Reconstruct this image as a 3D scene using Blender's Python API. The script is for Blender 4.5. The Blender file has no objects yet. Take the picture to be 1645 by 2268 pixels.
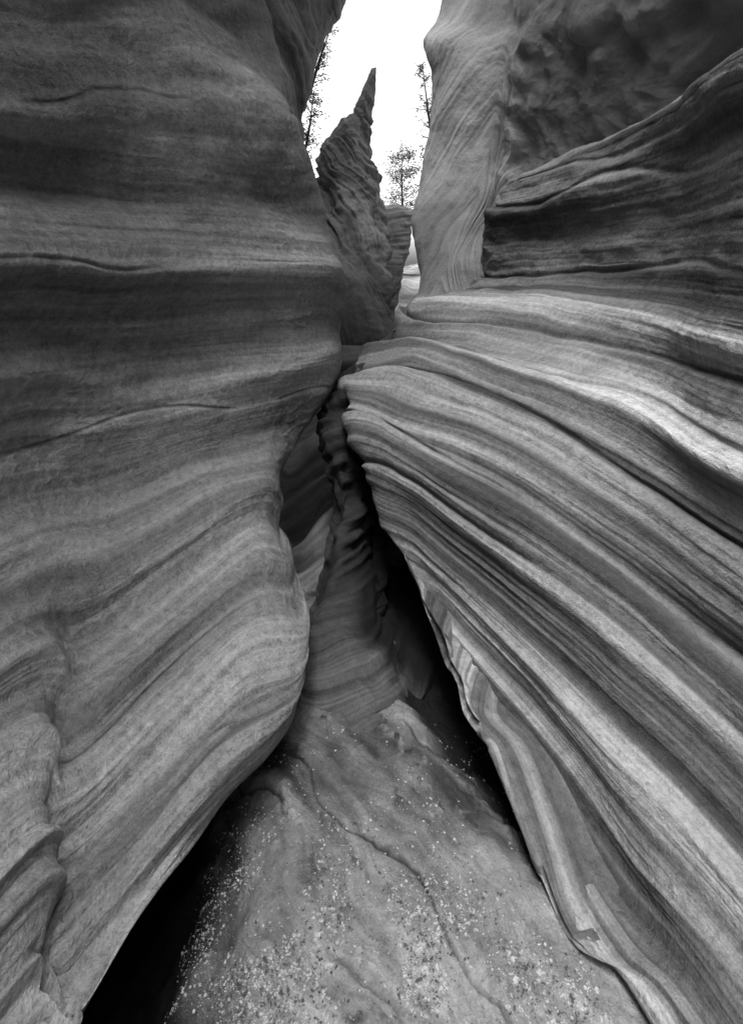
import bpy, math, random
import numpy as np
from mathutils import Vector
rng=np.random.default_rng(7); random.seed(7)

# ---------------------------------------------------------------- noise
def _h(i,j,k,s):
    n=(i*374761393+j*668265263+k*2147483647+s*1274126177)&0xffffffff
    n=((n^(n>>13))*1274126177)&0xffffffff
    n=((n^(n>>16))*2246822519)&0xffffffff
    return ((n^(n>>15))&0xffff)/32767.5-1.0
def vn(x,y,z,s=0):
    x,y,z=np.broadcast_arrays(x,y,z)
    xi=np.floor(x).astype(np.int64);yi=np.floor(y).astype(np.int64);zi=np.floor(z).astype(np.int64)
    fx=x-xi;fy=y-yi;fz=z-zi
    fx=fx*fx*(3-2*fx);fy=fy*fy*(3-2*fy);fz=fz*fz*(3-2*fz)
    r=0
    for a in (0,1):
        wa=fx if a else 1-fx
        for b in (0,1):
            wb=fy if b else 1-fy
            for c in (0,1):
                wc=fz if c else 1-fz
                r=r+wa*wb*wc*_h(xi+a,yi+b,zi+c,s)
    return r
def fbm(x,y,z,o=4,s=0):
    r=0;a=1;t=0
    for i in range(o):
        r=r+a*vn(x*2**i,y*2**i,z*2**i,s+i);t+=a;a*=.5
    return r/t
# ---------------------------------------------------------------- loft
def basis(n,m,w=None):
    w=np.ones(n-1) if w is None else np.array(w,float)
    cum=np.concatenate([[0],np.cumsum(w)]);t=np.interp(np.linspace(0,cum[-1],m),cum,np.arange(n))
    B=np.zeros((m,n))
    for r,tt in enumerate(t):
        i=min(int(tt),n-2);f=tt-i
        ww4=[-.5*f**3+f*f-.5*f,1.5*f**3-2.5*f*f+1,-1.5*f**3+2*f*f+.5*f,.5*f**3-.5*f*f]
        for q,ww in zip((i-1,i,i+1,i+2),ww4):
            if q<0: B[r,0]+=2*ww;B[r,1]-=ww
            elif q>=n: B[r,n-1]+=2*ww;B[r,n-2]-=ww
            else: B[r,q]+=ww
    return B,t
def table(rows): return np.array(rows,float)/1000.
def addcols(C,left=(),right=()):
    l=[C[:,0]+np.array(o) for o in left]; r=[C[:,-1]+np.array(o) for o in right]
    return np.stack(l+[C[:,i] for i in range(C.shape[1])]+r,axis=1)
def addrows(C,top=(),bot=()):
    t=[C[0]+np.array(o) for o in top]; b=[C[-1]+np.array(o) for o in bot]
    return np.concatenate([np.array(t).reshape(-1,*C.shape[1:]),C,np.array(b).reshape(-1,*C.shape[1:])],axis=0)
def ramp(a,b,n):
    return np.array([np.array(a)+(np.array(b)-np.array(a))*i/(n-1) for i in range(n)])
def grid_mesh(name,P,attrs,mat,flip=False):
    m,n=P.shape[:2]
    me=bpy.data.meshes.new(name)
    idx=np.arange(m*n).reshape(m,n)
    q=np.stack([idx[:-1,:-1],idx[1:,:-1],idx[1:,1:],idx[:-1,1:]],-1).reshape(-1,4)
    if flip:q=q[:,::-1]
    me.vertices.add(m*n);me.vertices.foreach_set("co",P.reshape(-1).astype(np.float32))
    me.loops.add(q.size);me.loops.foreach_set("vertex_index",np.ascontiguousarray(q.reshape(-1)).astype(np.int32))
    me.polygons.add(len(q));me.polygons.foreach_set("loop_start",np.arange(0,q.size,4,dtype=np.int32))
    me.polygons.foreach_set("loop_total",np.full(len(q),4,dtype=np.int32))
    me.polygons.foreach_set("use_smooth",np.ones(len(q),dtype=bool))
    me.update(calc_edges=True)
    for k,v in attrs.items():
        if v.ndim==3:
            a=me.attributes.new(k,'FLOAT_VECTOR','POINT');a.data.foreach_set("vector",v.reshape(-1).astype(np.float32))
        else:
            a=me.attributes.new(k,'FLOAT','POINT');a.data.foreach_set("value",v.reshape(-1).astype(np.float32))
    me.materials.append(mat)
    ob=bpy.data.objects.new(name,me);bpy.context.scene.collection.objects.link(ob);return ob
def normals(P):
    du=np.gradient(P,axis=1);dv=np.gradient(P,axis=0)
    n=np.cross(dv,du);n/=np.linalg.norm(n,axis=2,keepdims=True)+1e-9
    return n
sm=lambda a,b,v:(lambda t:t*t*(3-2*t))(np.clip((v-a)/(b-a),0,1))
def rock(name,C,res,mat,disp,flip=False,wv=None,wu=None,t0=0,u0=0,toward=(0,0,1.6),k1=1.3,sc=.5,seed=0,st=0.,streak=0.):
    Bt,t=basis(C.shape[0],res[0],wv);Bu,u=basis(C.shape[1],res[1],wu)
    t=t-t0;u=u-u0
    P=np.einsum('ij,jkc,lk->ilc',Bt,C,Bu)
    N=normals(P)
    T=np.broadcast_to(t[:,None],P.shape[:2]);U=np.broadcast_to(u[None,:],P.shape[:2])
    c=P.shape[0]//2,P.shape[1]//2
    if np.dot(N[c],np.array(toward)-P[c])<0:N=-N
    d,bed,tone=disp(P,T,U)
    P2=P+N*d[...,None]
    r=np.linalg.norm(P[...,:2],axis=2)
    tone=tone*(1+sc*vn(bed*k1,r*.5,0*r,400+seed)+.6*sc*vn(bed*k1*2.3,r*.8,0*r,401+seed)+.5*sc*fbm(P[...,0]*3,P[...,1]*3,P[...,2]*3,4,402))
    if st:
        q=vn(bed*4.6,r*.5,0*r,405+seed)+.25*vn(bed*13,r,0*r,406+seed)
        tone=tone*(1-st*sm(.2,.55,q)+.6*st*sm(.3,.7,-q))
        q=vn(bed*2.1,r*.35,0*r,407+seed)+.2*vn(bed*9,r,0*r,408+seed)
        tone=tone*(1-st*.9*sm(.25,.6,q))
    if streak:   # run-off streaks down the face
        g=sm(-.1,.4,fbm(P[...,0]*2,P[...,1]*2,P[...,2]*1.5,2,410+seed))
        tone=tone*(1+streak*g*(vn(r*38,P[...,2]*3.5,0*r,411)+.7*vn(r*90,P[...,2]*8,0*r,412)))
    tone=np.clip(tone,.10,2.0)
    S=np.stack([bed,r,T*0],-1)
    return grid_mesh(name,P2,{"strata":S,"tone":tone},mat,flip)
def prof(b,xs,ys):   # smooth cross-section profile through the bedding
    g=np.linspace(-6,26,3200);v=np.interp(g,xs,ys);k=np.hanning(45);k/=k.sum()
    return np.interp(b,g,np.convolve(np.pad(v,22,'edge'),k,'valid'))

# ---------------------------------------------------------------- materials
def stone_mat(name,base=.27,contrast=.16,k2=14.,bump=.5,grain=1.,fine=1.,rr=.85):
    m=bpy.data.materials.new(name);m.use_nodes=True;nt=m.node_tree;N=nt.nodes;L=nt.links
    bs=N["Principled BSDF"];bs.inputs["Roughness"].default_value=rr
    bs.inputs["Specular IOR Level"].default_value=.2
    at=N.new("ShaderNodeAttribute");at.attribute_name="strata"
    tn=N.new("ShaderNodeAttribute");tn.attribute_name="tone"
    geo=N.new("ShaderNodeTexCoord")
    def noise(vec,sc,scale,det=4,rough=.6,dist=0.):
        mp=N.new("ShaderNodeMapping");mp.inputs["Scale"].default_value=sc;L.new(vec,mp.inputs["Vector"])
        n=N.new("ShaderNodeTexNoise");n.inputs["Scale"].default_value=scale;n.inputs["Detail"].default_value=det
        n.inputs["Roughness"].default_value=rough;n.inputs["Distortion"].default_value=dist
        L.new(mp.outputs[0],n.inputs["Vector"]);return n.outputs["Fac"]
    def math_(op,a,b=None,c=None):
        n=N.new("ShaderNodeMath");n.operation=op
        for i,v in enumerate((a,b,c)):
            if v is None: continue
            if isinstance(v,(int,float)):n.inputs[i].default_value=v
            else:L.new(v,n.inputs[i])
        return n.outputs[0]
    s2=noise(at.outputs["Vector"],(k2,1.2,1),1,3,.6)
    s3=noise(at.outputs["Vector"],(k2*4,4,1),1,2,.7)
    p2=noise(geo.outputs["Object"],(1,1,1),38.,3,.75,.3)
    p3=noise(geo.outputs["Object"],(1,1,1),170.,2,.8)
    def sg(x,w): return math_('MULTIPLY',math_('SUBTRACT',x,.5),w)
    tot=math_('ADD',math_('ADD',sg(s2,contrast*2.2),sg(s3,contrast*.8*fine)),math_('ADD',sg(p2,contrast*1.5*grain),sg(p3,contrast*1.2*grain)))
    v=math_('ADD',tot,base)
    v=math_('MULTIPLY',v,tn.outputs["Fac"])
    v=math_('MINIMUM',math_('MAXIMUM',v,.01),.6)
    cc=N.new("ShaderNodeCombineColor");
    for i in range(3):L.new(v,cc.inputs[i])
    L.new(cc.outputs[0],bs.inputs["Base Color"])
    h=math_('ADD',math_('MULTIPLY',s2,.4),math_('ADD',math_('MULTIPLY',p2,.8*grain),math_('MULTIPLY',p3,.3*grain)))
    b=N.new("ShaderNodeBump");b.inputs["Strength"].default_value=bump;b.inputs["Distance"].default_value=.012
    L.new(h,b.inputs["Height"]);L.new(b.outputs[0],bs.inputs["Normal"])
    return m
mL=stone_mat("sandstone_smooth",.21,.14,5,.75,1.4,.5)
mR=stone_mat("sandstone_bedded",.185,.14,6,.75,1.1,.8)
mW=stone_mat("sandstone_upper",.26,.08,5,.8,1.3,.4)
mD=stone_mat("sandstone_spire",.12,.10,7,.7,1.)
mI=stone_mat("sandstone_inner_shade",.04,.035,7,.6,.8)  # base colour lowered to paint in the shade of the central cavity
mB=stone_mat("sandstone_banded",.22,.14,5,.6,.8)
mF=stone_mat("sand_floor",.18,.10,6,.8,1.3,.6)

# ---------------------------------------------------------------- left near wall
L=table([
[(-1270,1700,3269),(-1092,2100,3509),(-914,2500,3714),(-796,2900,3920),(-786,3300,4180)],
[(-1196,1600,2589),(-1040,2000,2764),(-914,2500,2964),(-769,3000,3182),(-717,3400,3362)],
[(-1158,1550,2248),(-1040,2000,2345),(-845,2500,2464),(-605,3000,2555),(-516,3400,2651)],
[(-1211,1620,2012),(-1066,2050,2047),(-777,2500,2077),(-469,3000,2091),(-356,3350,2118)],
[(-1196,1600,1789),(-1040,2000,1791),(-762,2450,1800),(-381,2950,1788),(-267,3300,1795)],
[(-1143,1530,1600),(-1024,1970,1600),(-752,2420,1600),(-348,2900,1574),(-210,3300,1540)],
[(-1181,1580,1399),(-1040,2000,1364),(-762,2450,1344),(-322,2900,1336),(-207,3300,1270)],
[(-1196,1600,1193),(-1050,2020,1150),(-762,2450,1132),(-348,2900,1099),(-201,3300,1045)],
[(-1196,1600,989),(-1040,2000,909),(-746,2400,902),(-412,2800,887),(-265,3100,783)],
[(-1158,1550,797),(-998,1920,727),(-761,2250,741),(-478,2600,702),(-374,2900,559)],
[(-1083,1450,664),(-925,1780,597),(-678,2120,636),(-496,2350,596),(-449,2600,442)],
[(-986,1320,580),(-905,1600,451),(-713,1950,483),(-504,2200,500),(-433,2380,366)],
[(-934,1250,486),(-846,1450,361),(-671,1750,375),(-481,2020,425),(-384,2180,322)],
[(-867,1160,440),(-776,1270,330),(-649,1580,308),(-433,1820,359),(-300,2000,255)],
[(-770,1030,410),(-725,1152,270),(-609,1420,244),(-408,1650,310),(-248,1830,219)],
[(-718,960,360),(-682,1084,240),(-572,1280,225),(-398,1500,263),(-229,1700,209)],
[(-663,867,300),(-622,962,210),(-544,1124,200),(-410,1320,232),(-243,1600,189)],
[(-600,850,200),(-554,942,170),(-512,1100,150),(-413,1330,113),(-265,1600,109)]])
L=addcols(L,left=[(.9,-8,0),(-.5,-5,0),(-.35,-2.4,0),(-.22,-.8,0)],right=[(-.10,.35,0),(-.5,.9,0),(-1.5,1.5,0)])
n=L.shape[1]
L=addrows(L,top=[(-14,0,5.2),(-3,0,3.6),ramp((.2,0,2.9),(1.0,0,2.6),n),ramp((.2,0,1.4),(.7,0,1.2),n)],bot=[(-.22,.12,.06),(-.8,.3,-.1),(-1.4,.3,-.9)])  # unseen upper rows lean inward, shaped to cut the light from overhead
def ledge(b,f,s):
    n=vn(b*f,b*0,b*0,s);return np.tanh(n*2.2)*.6
def dL(P,T,U):
    x,y,z=P[...,0],P[...,1],P[...,2]
    w=.35*fbm(x*1.3,y*1.3,z*1.3,3,5)+.06*fbm(x*6,y*6,z*6,2,9)
    b=T+w*.5
    low=np.clip((T-11.5)/3,0,1)
    ed=1-.75*np.clip((U-3.2)/.8,0,1)
    xs_=[-2,0,1.0,2.2,3.4,4.0,4.9,5.6,6.4,7.2,8.7,9.6,10.3,11.1,12.0,12.6,13.6,14.3,15.4,16.2,18]
    D_ =[0,.05,-.02,.05,-.03,.0,.05,.0,-.025,.045,-.05,-.02,.035,-.01,.03,-.01,.025,-.01,.02,-.01,.0]
    lat=.8+.6*vn(U*.7,T*.25,0*U,33)
    D=prof(b+.8*vn(U*.6,T*.1,0*U,34),xs_,D_)*1.35*lat*(.45+.55*ed)
    up=1-sm(3.2,4.6,T)
    lob=vn(T*.9-U*.75,U*.35,0*U,35)
    d=.038*fbm(x*2.,y*2.,z*2.4,3,1)*(1+.8*np.clip((5-T)/3,0,1))+D+up*.08*lob
    hf=(.010+.008*low)*vn(b*1.9,U*.35,0*b,3)+(.005+.006*low)*vn(b*4.3,U*.5,0*b,4)+.0026*vn(b*11,U*.8,0*b,6)*(.4+low)+.0010*vn(b*30,U*2,0*b,8)
    d+=ed*hf
    pl=fbm(x*9,y*9,z*12,4,12)
    wr=np.clip((1-2.6*np.abs(fbm(x*13,y*13,z*19,3,15)))-.45,0,1)*sm(-.1,.4,fbm(x*2.5,y*2.5,z*3,2,19))*(1-low)
    d+=.010*pl*(1-.7*low)+.009*wr
    cr=0
    for c,s in ((7.9,21),(5.1,23),(2.4,24),(12.9,26),(17.1,27),(15.2,28)):
        e=(b-c-.3*vn(U*.8,0*U,0*U,s))
        gate=sm(-.3,.3,vn(U*1.6,0*U,0*U,s+40))
        cr=cr+np.exp(-(e/.03)**2)*gate
        d+=ed*.012*np.tanh(e*9)*np.exp(-(e/.45)**2)
    # fractured block at the lower outer corner
    g=sm(14.2,14.8,T)*(1-sm(16.6,17,T))
    e=U-(.75+.25*vn(T*1.3,0*T,0*T,36)+.08*vn(T*6,0*T,0*T,37));cr=cr+1.5*np.exp(-(e/.035)**2)*g
    e=(T-16.0-.4*vn(U*3,0*U,0*U,38)-.7*(U-.6));cr=cr+1.3*np.exp(-(e/.06)**2)*sm(.1,.3,U)*(1-sm(1.3,1.6,U))
    blk=.5-.5*np.tanh((U-.62-.12*vn(T*1.2,0*T,0*T,39))*9)
    gb=sm(11,12,T)*(1-sm(16.4,17,T))
    d+=gb*.02*(blk-.5)
    d-=.010*cr*ed
    dk=sm(1.2,2.6,U)*sm(.2,1.2,T)*(1-sm(4.0,4.8,T))
    tone=1+.22*vn(x*1.1,y*1.1,z*1.3,31)+.22*low+14*hf*(1-.8*blk*gb)+9*.010*pl+.5*wr-.5*np.minimum(cr,1)+5.5*D+.25*blk*gb-.3*dk+.2*up*lob
    return d,b,np.clip(tone,.2,2.1)
wv=[.05,.08,.12,.3]+[1]*17+[.5,.15,.1];wu=[.06,.06,.1,.3]+[1]*4+[.5,.2,.1]
rock("canyon_wall",L,(1000,560),mL,dL,wv=wv,wu=wu,t0=4,u0=4,k1=1.2,sc=.42,seed=0,st=.2,streak=.08)

# ---------------------------------------------------------------- right near wall
R=table([
[(1193,4000,2309),(1323,3400,2357),(1370,2700,2336),(1294,2100,2306),(1160,1550,2276)],
[(1036,4100,2047),(1230,3400,2064),(1320,2750,2050),(1325,2150,2040),(1197,1600,2022)],
[(939,4200,1676),(1203,3500,1711),(1320,2750,1725),(1325,2150,1737),(1197,1600,1745)],
[(756,4200,1371),(1044,3500,1425),(1268,2800,1447),(1286,2150,1463),(1197,1600,1455)],
[(302,4000,1200),(736,3400,1260),(1070,2750,1250),(1199,2100,1256),(1182,1580,1241)],
[(44,3700,1011),(414,3300,1105),(775,2600,1080),(1051,2000,1055),(1137,1520,1006)],
[(-126,3300,850),(216,3050,990),(597,2450,954),(912,1900,892),(1085,1450,809)],
[(-120,3000,782),(97,2800,773),(477,2300,785),(831,1800,700),(1048,1400,620)],
[(-81,2800,658),(134,2550,650),(478,2120,617),(776,1680,546),(988,1320,460)],
[(-28,2600,513),(167,2360,506),(469,2000,436),(725,1570,401),(935,1250,327)],
[(44,2400,378),(206,2200,360),(462,1860,298),(679,1470,264),(860,1150,220)],
[(140,2200,260),(272,2020,241),(482,1720,177),(653,1360,154),(786,1050,149)],
[(230,1980,178),(344,1820,144),(508,1560,83),(645,1250,55),(711,950,132)],
[(299,1800,136),(382,1660,106),(488,1420,38),(568,1140,46),(650,920,95)],
[(344,1660,113),(405,1520,94),(439,1330,40),(457,1170,15),(573,1055,8)]])
R=addcols(R,left=[(2.5,.9,0),(1.0,.7,0),(.22,.28,0)],right=[(.22,-.85,0),(.4,-2.4,0),(.3,-5,0),(-1,-8,0)])
R=addrows(R,top=[(3.5,.5,.7),(1.2,.3,.35),(.35,.1,.12)],bot=[(.22,.10,-.01),(.8,.3,-.05),(1.2,.3,-.8)])
def dR(P,T,U):
    x,y,z=P[...,0],P[...,1],P[...,2]
    w=.30*fbm(x*1.2,y*1.2,z*1.2,3,45)+.05*fbm(x*6,y*6,z*6,2,49)
    b=T+w*.5
    t=T-3; u=U-3     # table rows / columns
    low=np.clip((t-10)/3,0,1)
    mid=np.exp(-((t-7)/3.)**2)*(1-.5*np.clip((u-1)/2,0,1))
    tip=1+2.0*np.clip(1-u/1.2,0,1)*np.exp(-((t-3.2)/3.2)**2)
    D=.055*vn(b*.85+.3,U*.25,0*b,54)*(1-.3*low)+.034*vn(b*1.7,U*.3,0*b,55)
    d=.034*fbm(x*2.,y*2.,z*2.4,3,41)+D
    hf=(.012+.016*mid)*tip*ledge(b+.1*vn(U*.6,0*U,0*U,58),1.9,43)+(.005+.010*mid)*vn(b*4.7,U*.4,0*b,44)+(.002+.005*mid)*vn(b*12,U*.8,0*b,46)+.0014*vn(b*32,U*2,0*b,48)
    d+=hf
    pl=fbm(x*10,y*10,z*16,4,52)
    d+=.008*pl*(1-.7*low)+.022*fbm(x*6,y*6,z*11,4,59)*(tip-1)
    cr=0
    for c,s,g in ((3.4,69,1.0),(4.0,61,1.3),(5.6,62,1.6),(7.2,68,2.0),(8.0,63,2.2),(9.2,64,4.2),(10.6,67,1.6),(11.7,72,1.2)):
        e=(b-c-.25*vn(U*.8,0*U,0*U,s))
        fal=(1-.6*np.clip((u-.8)/2,0,1))*tip**.6
        cr=cr+np.exp(-(e/.05)**2)*g*.6*fal
        d+=g*fal*(-.018*np.exp(-(e/.06)**2)+.014*np.tanh(e*9)*np.exp(-(e/.4)**2))
    tone=1+.2*vn(x*1.1,y*1.1,z*1.3,71)+9*hf/tip+.08*pl-.55*np.minimum(cr,1)+4.5*D
    return d,b,np.clip(tone,.2,1.6)
rock("canyon_wall",R,(1000,600),mR,dR,flip=True,wv=[.15,.3,.6]+[1]*14+[.5,.2,.1],wu=[.1,.25,.6]+[1]*4+[.4,.1,.06,.06],t0=0,u0=0,k1=1.9,sc=.42,seed=10,st=.5,streak=.13)

# ---------------------------------------------------------------- upper right wall
W=table([
[(1111,6500,6800),(1255,5800,6240),(1550,5200,5760),(1712,4400,5120),(1848,3400,4320),(1950,2300,3540)],
[(904,6500,5027),(1097,5800,4658),(1456,5200,4342),(1628,4500,3973),(1839,3500,3445),(2050,2400,3165)],
[(640,6400,4451),(922,5700,4139),(1409,5200,3916),(1572,4700,3694),(1943,3900,3337),(2195,2700,2966)],
[(733,6300,3948),(957,5600,3687),(1361,5200,3538),(1550,4900,3382),(1978,4200,3127),(2395,3000,2800)],
[(761,6200,3460),(957,5600,3280),(1291,5300,3142),(1503,5200,3065),(1955,4500,2868),(2474,3100,2614)],
[(682,6100,2986),(906,5600,2822),(1195,5300,2708),(1436,5300,2708),(1999,4600,2562),(2554,3200,2414)],
[(562,6000,2473),(790,5500,2350),(1125,5200,2309),(1361,5200,2309),(1999,4600,2227),(2554,3200,2124)],
[(496,5800,2075),(665,5300,1937),(1011,5100,1971),(1289,5100,1971),(1999,4600,1935),(2554,3200,1833)],
[(506,5400,1698),(643,4950,1645),(855,4750,1686),(1213,4800,1687),(1955,4500,1682),(2554,3200,1658)],
[(436,5000,1327),(547,4700,1344),(786,4600,1433),(1163,4600,1349),(1912,4400,1360),(2554,3200,1425)],
[(284,4600,1015),(432,4400,1040),(712,4400,1040),(1137,4500,1027),(1912,4400,1040),(2554,3200,1193)]])
W=addcols(W,left=[(4,2.2,0),(1.2,1.3,0),(.3,.5,0)],right=[(.5,-1.2,0),(.9,-3,0),(.3,-6,0),(-1.5,-10,0)])
n=W.shape[1]
W=addrows(W,top=[(14,0,5),(3.5,0,3.8),ramp((-.5,0,2.8),(-.9,0,3.0),n),ramp((-.4,0,1.0),(-.4,0,1.5),n)],bot=[(.1,0,-1.2)])  # unseen top rows lean over the slot, shaped to block sky light
def dW(P,T,U):
    rough=sm(4.7,6.2,U-.35*np.sin(T*.9))
    x,y,z=P[...,0],P[...,1],P[...,2]
    b=T*.8*(1-rough)+U*(.5+1.0*(1-rough))+.5*fbm(x,y,z,3,80)+rough*(z*1.0+x*3)
    d=.07*fbm(x*1.2,y*1.2,z*1.2,3,81)
    ri=1-2*np.abs(fbm(x*1.6+z*1.4,y*1.6,z*.7,3,85))
    d+=rough*(.16*fbm(x*1.3+z*1.2,y*1.6,z*.7,3,83)+.10*ri+.035*fbm(x*7,y*7,z*7,4,84))
    hf=.010*vn(b*3,U,0*b,86)+.005*vn(b*9,U,0*b,87)
    d+=hf*(1+rough)+.018*fbm(x*6,y*6,z*6,4,88)
    tone=1.12-.36*rough+.2*vn(x*1.5,y*1.5,z,89)+5*hf+rough*.35*ri+(.2+rough*.35)*fbm(x*5,y*5,z*5,4,82)-.4*(1-sm(1.7,2.9,z))*(1-rough)  # last term paints shade on the lower end of the smooth face
    return d,b,np.clip(tone,.2,1.8)
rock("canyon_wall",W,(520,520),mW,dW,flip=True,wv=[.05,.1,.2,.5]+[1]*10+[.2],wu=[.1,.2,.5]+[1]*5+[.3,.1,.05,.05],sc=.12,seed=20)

# ---------------------------------------------------------------- upper left back wall
V=table([
[(-2110,5500,6000),(-1429,6000,6400),(-732,6600,6880),(-148,7400,7520)],
[(-2110,5500,4900),(-1429,6000,5200),(-852,6600,5560),(-296,7400,6040)],
[(-2110,5500,4500),(-1429,6000,4764),(-912,6600,5080),(-464,7400,5502)],
[(-2110,5500,4000),(-1429,6000,4218),(-1032,6600,4480),(-794,7400,4829)],
[(-2110,5500,3500),(-1429,6000,3673),(-1092,6600,3880),(-935,7400,4156)],
[(-2110,5500,3100),(-1429,6000,3236),(-1152,6600,3400),(-1036,7400,3618)],
[(-2110,5500,2000),(-1429,6000,2036),(-1152,6600,2080),(-1090,7400,2138)],
[(-2110,5500,-200),(-1429,6000,-200),(-1152,6600,-200),(-1090,7400,-200)]])
V=addcols(V,left=[(-4,-1,0)],right=[(-.3,.8,0),(-1.5,2,0)])
V=addrows(V,top=[(-5,0,1.5)])
def dB(amp,kx=1.2,kz=4.,tip=99.,base_shade=0.):
    def f(P,T,U):
        x,y,z=P[...,0],P[...,1],P[...,2]
        b=z*kz+1.2*fbm(x*.8,y*.8,z*.8,3,90)+x*kx
        a=amp*np.clip((tip-z)/1.5,.15,1)
        hf=.35*ledge(b,1.1,93)+.25*vn(b*2.3,x*2,0*b,94)+.12*vn(b*6,x*3,0*b,95)
        d=a*(.6*fbm(x*2,y*2,z*2,4,91)+hf+.15*fbm(x*9,y*9,z*9,3,97))
        return d,b,(1+.15*vn(x*2,y*2,z*2,96)+.7*hf)*(1-base_shade*(1-sm(1.0,2.6,z)))  # tone drops towards the base, painted in place of shade in the slot
    return f
rock("canyon_wall",V,(300,200),mD,dB(.10,4,2),sc=.25)

# ---------------------------------------------------------------- spire and far block
S=table([
[(0,9000,5118),(33,8950,5107),(65,8900,5095),(90,9000,5118)],
[(-155,9000,4750),(-80,8800,4680),(0,8800,4680),(65,9000,4750)],
[(-319,9000,4398),(-198,8700,4305),(-78,8600,4274),(8,9000,4398)],
[(-605,9000,4055),(-363,8500,3880),(-168,8400,3814),(-25,9000,3973)],
[(-900,9000,3605),(-462,8200,3389),(-199,8100,3294),(-16,8900,3461)],
[(-1016,8800,3120),(-553,7900,2893),(-194,7900,2821),(55,8600,2929)],
[(-1084,8400,2516),(-601,7600,2360),(-221,7600,2325),(149,8200,2383)],
[(-1007,7800,1884),(-569,7200,1796),(-209,7200,1796),(196,7700,1810)],
[(-929,7200,1338),(-522,6600,1330),(-134,6700,1326),(258,7100,1310)],
[(-852,6600,880),(-447,6000,918),(-67,6100,935),(295,6500,920)],
[(-749,5800,335),(-395,5300,444),(-59,5400,471),(306,5800,440)],
[(-749,5600,-300),(-395,5100,-300),(-59,5200,-300),(306,5600,-300)]])
S=addcols(S,left=[(.05,.5,0),(-.02,.25,0)],right=[(-.02,.3,0),(-.06,.6,0)])
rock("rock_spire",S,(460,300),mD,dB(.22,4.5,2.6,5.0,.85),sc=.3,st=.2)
Pk=table([
[(76,10500,2574),(352,10200,2694),(631,10200,2694),(896,10600,2660)],
[(75,10300,1975),(342,9900,1960),(567,9900,1960),(787,10300,1975)],
[(73,10100,1416),(332,9600,1425),(506,9600,1425),(645,10000,1464)],
[(71,9800,976),(279,9300,1008),(406,9300,1008),(543,9800,1021)],
[(-17,9400,404),(239,9000,450),(352,9000,450),(460,9500,560)],
[(-17,9400,-300),(239,9000,-300),(352,9000,-300),(460,9500,-300)]])
Pk=addcols(Pk,left=[(-1,.6,0)],right=[(-.1,.6,0),(-.6,1.2,0)])
Pk=addrows(Pk,top=[(0,.8,.1)])
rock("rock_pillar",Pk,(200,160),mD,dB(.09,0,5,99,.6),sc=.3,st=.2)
Hm=table([
[(200,15500,1250),(900,15500,1330),(1500,15500,1420),(2400,15500,1700)],
[(200,15000,1000),(900,15000,1000),(1500,15000,1100),(2400,15000,1400)],
[(200,14500,500),(900,14300,500),(1500,14300,500),(2400,14600,700)],
[(200,13800,-300),(900,13500,-300),(1500,13500,-300),(2400,13800,-300)]])
Hm=addcols(Hm,left=[(-3,1,0)],right=[(3,1,0)]);Hm=addrows(Hm,top=[(0,3,.05)])
rock("rock_mound",Hm,(120,160),mD,dB(.12,.2,5))

# ---------------------------------------------------------------- inner boulder and back ledge
Nn=table([
[(-257,3250,749),(-180,3200,815),(-50,3180,790),(150,3300,741)],
[(-291,3200,698),(-202,3080,746),(-50,3080,726),(150,3200,611)],
[(-311,3050,574),(-204,2920,618),(-40,2980,564),(150,3150,450)],
[(-264,2900,440),(-182,2780,488),(-20,2920,387),(170,3150,300)],
[(-205,2750,325),(-138,2700,355),(-10,2900,247),(190,3200,150)],
[(-186,2620,219),(-120,2580,249),(-20,2850,140),(170,3300,20)],
[(-209,2500,123),(-140,2430,171),(-30,2680,70),(140,3200,-100)],
[(-246,2370,49),(-160,2280,107),(-20,2430,20),(130,3050,-200)],
[(-260,2200,0),(-170,2100,49),(0,2180,10),(160,2700,-200)],
[(-261,2020,-13),(-160,1930,13),(25,1990,-10),(200,2400,-220)],
[(-270,1900,-60),(-150,1800,-60),(50,1840,-60),(240,2150,-260)]])
Nn=addcols(Nn,left=[(.35,.6,0),(.03,.2,0)],right=[(.8,.9,0)])
Nn=addrows(Nn,top=[(.4,.8,.1),(.1,.25,.04)],bot=[(0,-.10,-.12),(0,-.2,-1.0)])
def dN(P,T,U):
    x,y,z=P[...,0],P[...,1],P[...,2]
    b=T*1.3+.5*fbm(x*2,y*2,z*2,3,100)+U*.45
    upz=sm(.05,.3,z)
    hf=.014*ledge(b,1.7,102)+.008*vn(b*4,U,0*b,103)
    fac=np.abs(fbm(x*5+z*2,y*5,z*6,3,107))
    d=.02*fbm(x*4,y*4,z*4,3,101)+hf*(1.2+1.2*upz)-.09*fac*(.4+.6*upz)+.03+.02*upz*fbm(x*11,y*11,z*16,4,106)
    return d,b,(.9+.1*vn(x*3,y*3,z*3,104)+22*hf+2.0*(1-sm(1.9,2.25,y)))*(1-.85*sm(-.12,.0,x)*sm(1.95,2.2,y))*(1-.35*upz)  # right flank darkened in tone, painting the shade under the overhang
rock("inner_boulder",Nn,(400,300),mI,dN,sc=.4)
Bk=table([
[(-1191,5000,509),(-811,4900,620),(-445,4800,684),(-9,4800,727)],
[(-1119,4700,233),(-761,4600,345),(-417,4500,455),(-8,4500,495)],
[(-1024,4300,-76),(-678,4100,-3),(-376,4050,201),(-7,4100,295)],
[(-929,3900,-256),(-612,3700,-149),(-338,3650,74),(-7,3700,187)],
[(-834,3500,-332),(-554,3350,-258),(-306,3300,-20),(-6,3400,55)],
[(-762,3200,-482),(-505,3050,-313),(-278,3000,-118),(-6,3100,-63)],
[(-691,2900,-615),(-463,2800,-411),(-255,2750,-225),(-5,2800,-207)],
[(-643,2700,-658),(-422,2550,-440),(-232,2500,-332),(-5,2600,-338)]])
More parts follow.
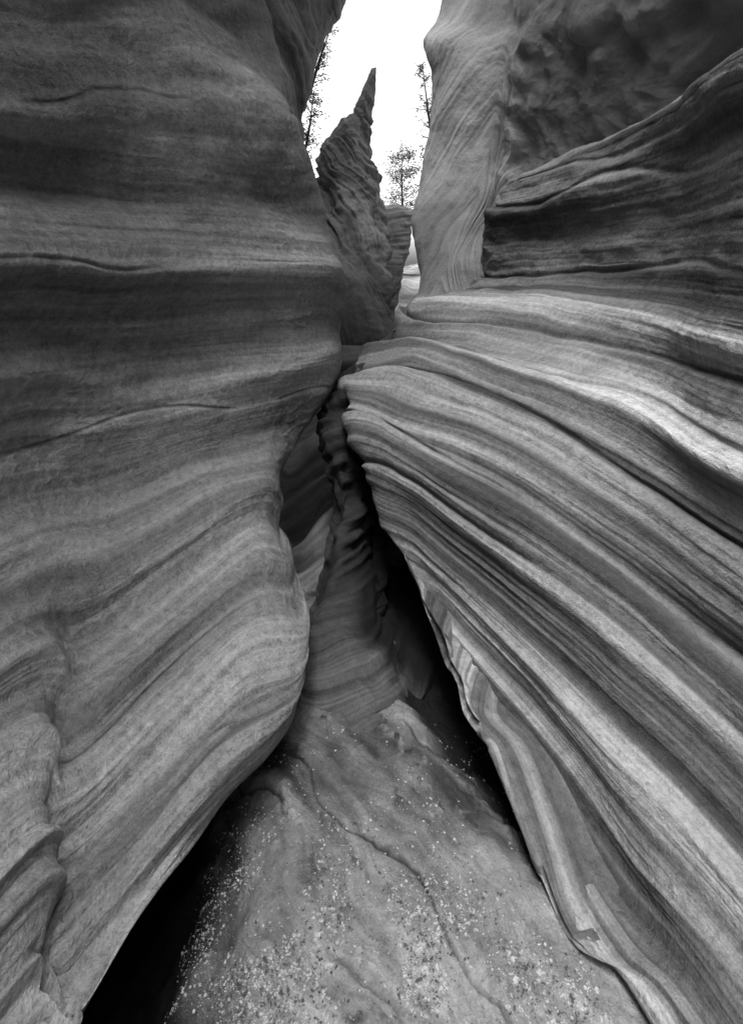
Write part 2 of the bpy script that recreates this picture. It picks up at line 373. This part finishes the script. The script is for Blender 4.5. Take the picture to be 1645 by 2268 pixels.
Bk=addcols(Bk,left=[(-1,0,0)],right=[(1,.2,0)])
Bk=addrows(Bk,top=[(0,1.2,-.1)])
def dK(P,T,U):
    x,y,z=P[...,0],P[...,1],P[...,2]
    b=T*1.1+.6*fbm(x*2,y*2,z*2,3,110)
    hf=.06*ledge(b,1.8,112)+.014*vn(b*5,U,0*b,113)
    d=.05*fbm(x*3,y*3,z*3,3,111)+hf
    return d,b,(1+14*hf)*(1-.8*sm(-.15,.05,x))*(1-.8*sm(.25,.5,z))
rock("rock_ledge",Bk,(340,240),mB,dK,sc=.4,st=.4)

# ---------------------------------------------------------------- ground
xs=np.unique(np.concatenate([np.linspace(-60,-3,20),np.linspace(-3,-.9,25),np.linspace(-.9,1.1,520),np.linspace(1.1,4,30),np.linspace(4,60,20)]))
ys=np.unique(np.concatenate([np.linspace(-40,-1,20),np.linspace(-1,.8,40),np.linspace(.8,2.2,520),np.linspace(2.2,14,200),np.linspace(14,80,20)]))
X,Y=np.meshgrid(xs,ys)
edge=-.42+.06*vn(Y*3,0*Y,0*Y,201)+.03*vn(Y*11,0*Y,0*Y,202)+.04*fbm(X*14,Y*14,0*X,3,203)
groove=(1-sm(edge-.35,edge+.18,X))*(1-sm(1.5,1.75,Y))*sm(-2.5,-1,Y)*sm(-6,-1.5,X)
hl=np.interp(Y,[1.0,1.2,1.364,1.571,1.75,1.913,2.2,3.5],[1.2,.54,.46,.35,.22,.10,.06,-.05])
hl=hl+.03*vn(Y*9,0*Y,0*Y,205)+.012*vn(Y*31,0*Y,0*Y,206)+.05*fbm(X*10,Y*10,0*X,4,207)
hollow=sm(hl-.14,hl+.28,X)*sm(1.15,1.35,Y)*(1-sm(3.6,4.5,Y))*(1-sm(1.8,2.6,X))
Z=-.05*sm(1.3,2.2,Y)-.25*sm(2.2,3.0,Y)*(1-sm(5,6,Y))-.45*groove-.22*hollow
flow=X*.75+Y*.66+.10*fbm(X*2.5,Y*2.5,0*X,3,219)
Z+=.018*fbm(X*3,Y*3,0*X,3,210)+.008*fbm(X*9,Y*9,0*X,3,211)+.004*fbm(X*26,Y*26,0*X,4,212)
back=sm(1.3,1.6,Y)
rip=ledge(flow*10+.9*fbm(X*6,Y*6,0*X,3,214),1,215)
rp2=vn(flow*26+1.5*fbm(X*5,Y*5,0*X,3,225),(Y-X)*3,0*X,226)
rg=sm(-.3,.4,fbm(X*4,Y*4,0*X,2,220))
Z+=(.006*rg+.014*back)*rip+.002*rp2
ck=0
for s,o in ((231,.72),(232,.93),(233,1.12),(234,1.31),(235,1.5)):
    e=flow-o-.10*fbm(X*4,Y*4,0*X,5,s)-.25*(Y-1.4)*(s%2-.5)
    ck=ck+np.exp(-(e/.0055)**2)*sm(-.15,.2,vn(X*3,Y*3,0*X,s+9))
Z-=.010*np.minimum(ck,1)
deb=np.clip(fbm(X*40,Y*40,0*X,3,240)*2.2-.35,0,1)*sm(-.2,.4,fbm(X*6,Y*6,0*X,3,241))
Z+=.006*deb
G=np.stack([X,Y,Z],-1)
bed=flow*7+.9*fbm(X*4,Y*4,0*X,3,216)
shade_mask=np.maximum(groove,hollow)
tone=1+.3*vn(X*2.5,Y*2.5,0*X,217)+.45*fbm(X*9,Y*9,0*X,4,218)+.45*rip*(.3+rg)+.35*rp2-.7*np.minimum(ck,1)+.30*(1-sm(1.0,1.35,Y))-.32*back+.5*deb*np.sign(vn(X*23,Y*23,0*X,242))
tone=np.where(Y>5,.6,np.clip(tone,.2,2))*(1-.93*sm(0.06,.55,shade_mask))  # groove and hollow blackened in tone to deepen the undercut shade
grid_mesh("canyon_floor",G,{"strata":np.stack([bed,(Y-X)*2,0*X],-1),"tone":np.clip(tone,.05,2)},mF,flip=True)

# gravel chips
def simple(name,v,rough=.8,lo=.3,hi=1.6,sc=60):
    m=bpy.data.materials.new(name);m.use_nodes=True;nt=m.node_tree;b=nt.nodes["Principled BSDF"];b.inputs["Roughness"].default_value=rough
    o=nt.nodes.new("ShaderNodeTexNoise");o.inputs["Scale"].default_value=sc
    r=nt.nodes.new("ShaderNodeValToRGB");r.color_ramp.elements[0].position=.40;r.color_ramp.elements[1].position=.62
    r.color_ramp.elements[0].color=(v*lo,)*3+(1,);r.color_ramp.elements[1].color=(v*hi,)*3+(1,)
    nt.links.new(o.outputs["Fac"],r.inputs[0]);nt.links.new(r.outputs[0],b.inputs["Base Color"]);return m
vs=[];fs=[]
def hz(x,y):
    i=min(max(int(np.searchsorted(ys,y)),0),len(ys)-1);j=min(max(int(np.searchsorted(xs,x)),0),len(xs)-1);return Z[i,j]
def chip(x,y,s):
    z=hz(x,y);n=random.choice((5,6));a0=random.random()*6;o=len(vs);h=s*random.uniform(.25,.6)
    tx,ty=random.uniform(-.3,.3),random.uniform(-.3,.3);el=random.uniform(.5,1)
    for ring,(r,zz) in enumerate(((1,-.2),(.95,.5),(.55,1.))):
        for k in range(n):
            a=a0+k*2*math.pi/n;rr=s*r*random.uniform(.8,1.15);px=rr*math.cos(a);py=rr*el*math.sin(a)
            vs.append((x+px,y+py,z+h*zz+tx*px+ty*py))
    for q in range(2):
        for k in range(n):
            fs.append((o+q*n+k,o+q*n+(k+1)%n,o+(q+1)*n+(k+1)%n,o+(q+1)*n+k))
    fs.append(tuple(o+2*n+k for k in range(n)))
c=0
while c<17000:
    y=random.uniform(.95,1.95);x=random.uniform(-.5,.5)
    dens=math.exp(-((y-1.02)/.2)**2)*(1 if x<.25 else .5)+.06
    if x<-.2: dens=max(dens,math.exp(-((y-1.05)/.3)**2))
    dens*=max(.05,.35+1.3*float(vn(np.array(x*9),np.array(y*9),np.array(0.),300))+.6*float(vn(np.array(x*30),np.array(y*30),np.array(0.),301)))
    if random.random()<dens:
        chip(x,y,random.choice((.0008,.001,.001,.0013,.0013,.0016,.002,.0025,.004)));c+=1
for (x,y,s) in ((.29,1.26,.007),(.33,1.24,.004),(.27,1.27,.004),(.31,1.22,.003),(.02,1.3,.004),(-.2,1.02,.006),(.05,1.05,.005)): chip(x,y,s)
me=bpy.data.meshes.new("gravel");me.from_pydata(vs,[],fs);me.materials.append(simple("pebble_stone",.25,lo=.2,hi=1.7))
bpy.context.scene.collection.objects.link(bpy.data.objects.new("gravel",me))

# ---------------------------------------------------------------- shrubs
mleaf=simple("leaf",.12);mbark=simple("bark",.14)
def shrub(name,base,top,rad,n,leaf=.035):
    base=np.array(base);top=np.array(top);vs=[];fs=[];mi=[]
    def limb(a,b,r0,r1):
        d=b-a;d=d/np.linalg.norm(d);s=np.cross(d,[.3,.9,.2]);s/=np.linalg.norm(s);t=np.cross(d,s);o=len(vs)
        for p,r in ((a,r0),(b,r1)):
            for k in range(6):
                an=k*math.pi/3;vs.append(tuple(p+r*(math.cos(an)*s+math.sin(an)*t)))
        for k in range(6):fs.append((o+k,o+(k+1)%6,o+6+(k+1)%6,o+6+k));mi.append(1)
    mid=base+(top-base)*.45+rng.normal(0,.04,3);limb(base,mid,.03,.02);limb(mid,top-(top-base)*.1,.02,.006)
    tips=[]
    for i in range(40):
        f=rng.uniform(.08,.95);a=base+(top-base)*f;dr=rng.normal(0,1,3);dr[2]=abs(dr[2])*.7;dr/=np.linalg.norm(dr)
        e=a+dr*rad*rng.uniform(.5,1.05)*(1.1-.4*f);limb(a,e,.008,.003);tips.append((a,e))
    for i in range(n):
        a,e=tips[rng.integers(len(tips))];p=a+(e-a)*rng.uniform(.3,1.1)+rng.normal(0,rad*.13,3)
        u=rng.normal(0,1,3);u/=np.linalg.norm(u);w=np.cross(u,rng.normal(0,1,3));w/=np.linalg.norm(w);s=leaf*rng.uniform(.5,1.2);o=len(vs)
        for q in (-u*s,w*s*.4,u*s,-w*s*.4):vs.append(tuple(p+q))
        fs.append((o,o+1,o+2,o+3));mi.append(0)
    me=bpy.data.meshes.new(name);me.from_pydata(vs,[],fs);me.materials.append(mleaf);me.materials.append(mbark)
    me.polygons.foreach_set("material_index",mi);bpy.context.scene.collection.objects.link(bpy.data.objects.new(name,me))
shrub("juniper_tree",(.68,10.9,2.5),(.66,10.9,4.1),.62,4200,.028)
shrub("canyon_shrub",(.95,7.4,2.7),(.74,7.4,4.7),.22,1500,.022)
shrub("canyon_shrub",(-1.2,8.2,2.9),(-.92,8.2,4.6),.34,1500,.024)
shrub("canyon_shrub",(-1.0,8.0,4.3),(-.62,8.0,5.5),.28,800,.022)

# ---------------------------------------------------------------- light, sky, camera
sc=bpy.context.scene
w=bpy.data.worlds.new("World");sc.world=w;w.use_nodes=True;nt=w.node_tree
bg=nt.nodes["Background"];sky=nt.nodes.new("ShaderNodeTexSky");sky.sky_type='NISHITA';sky.sun_disc=False
el,az=math.radians(72),math.radians(200)
sky.sun_elevation=el;sky.sun_rotation=az;sky.dust_density=4;sky.air_density=1.5
bw=nt.nodes.new("ShaderNodeRGBToBW");nt.links.new(sky.outputs[0],bw.inputs[0])
mu=nt.nodes.new("ShaderNodeMath");mu.operation='MULTIPLY';mu.inputs[1].default_value=3.6
nt.links.new(bw.outputs[0],mu.inputs[0]);nt.links.new(mu.outputs[0],bg.inputs[0])
bg.inputs[1].default_value=.15
sl=bpy.data.lights.new("sun","SUN");sl.energy=2.5;sl.angle=math.radians(16)
so=bpy.data.objects.new("sun",sl);sc.collection.objects.link(so)
dv=Vector((math.sin(az)*math.cos(el),math.cos(az)*math.cos(el),math.sin(el)))
so.rotation_euler=dv.to_track_quat('Z','Y').to_euler()
cam=bpy.data.cameras.new("camera");co=bpy.data.objects.new("camera",cam);sc.collection.objects.link(co)
co.location=(0,0,1.6);co.rotation_euler=(math.radians(90),0,0)
cam.sensor_fit='HORIZONTAL';cam.sensor_width=24;cam.lens=16.05;cam.shift_y=-.3368;cam.clip_end=500;cam.clip_start=.02
sc.camera=co
sc.view_settings.view_transform='Standard';sc.view_settings.look='None';sc.view_settings.exposure=0
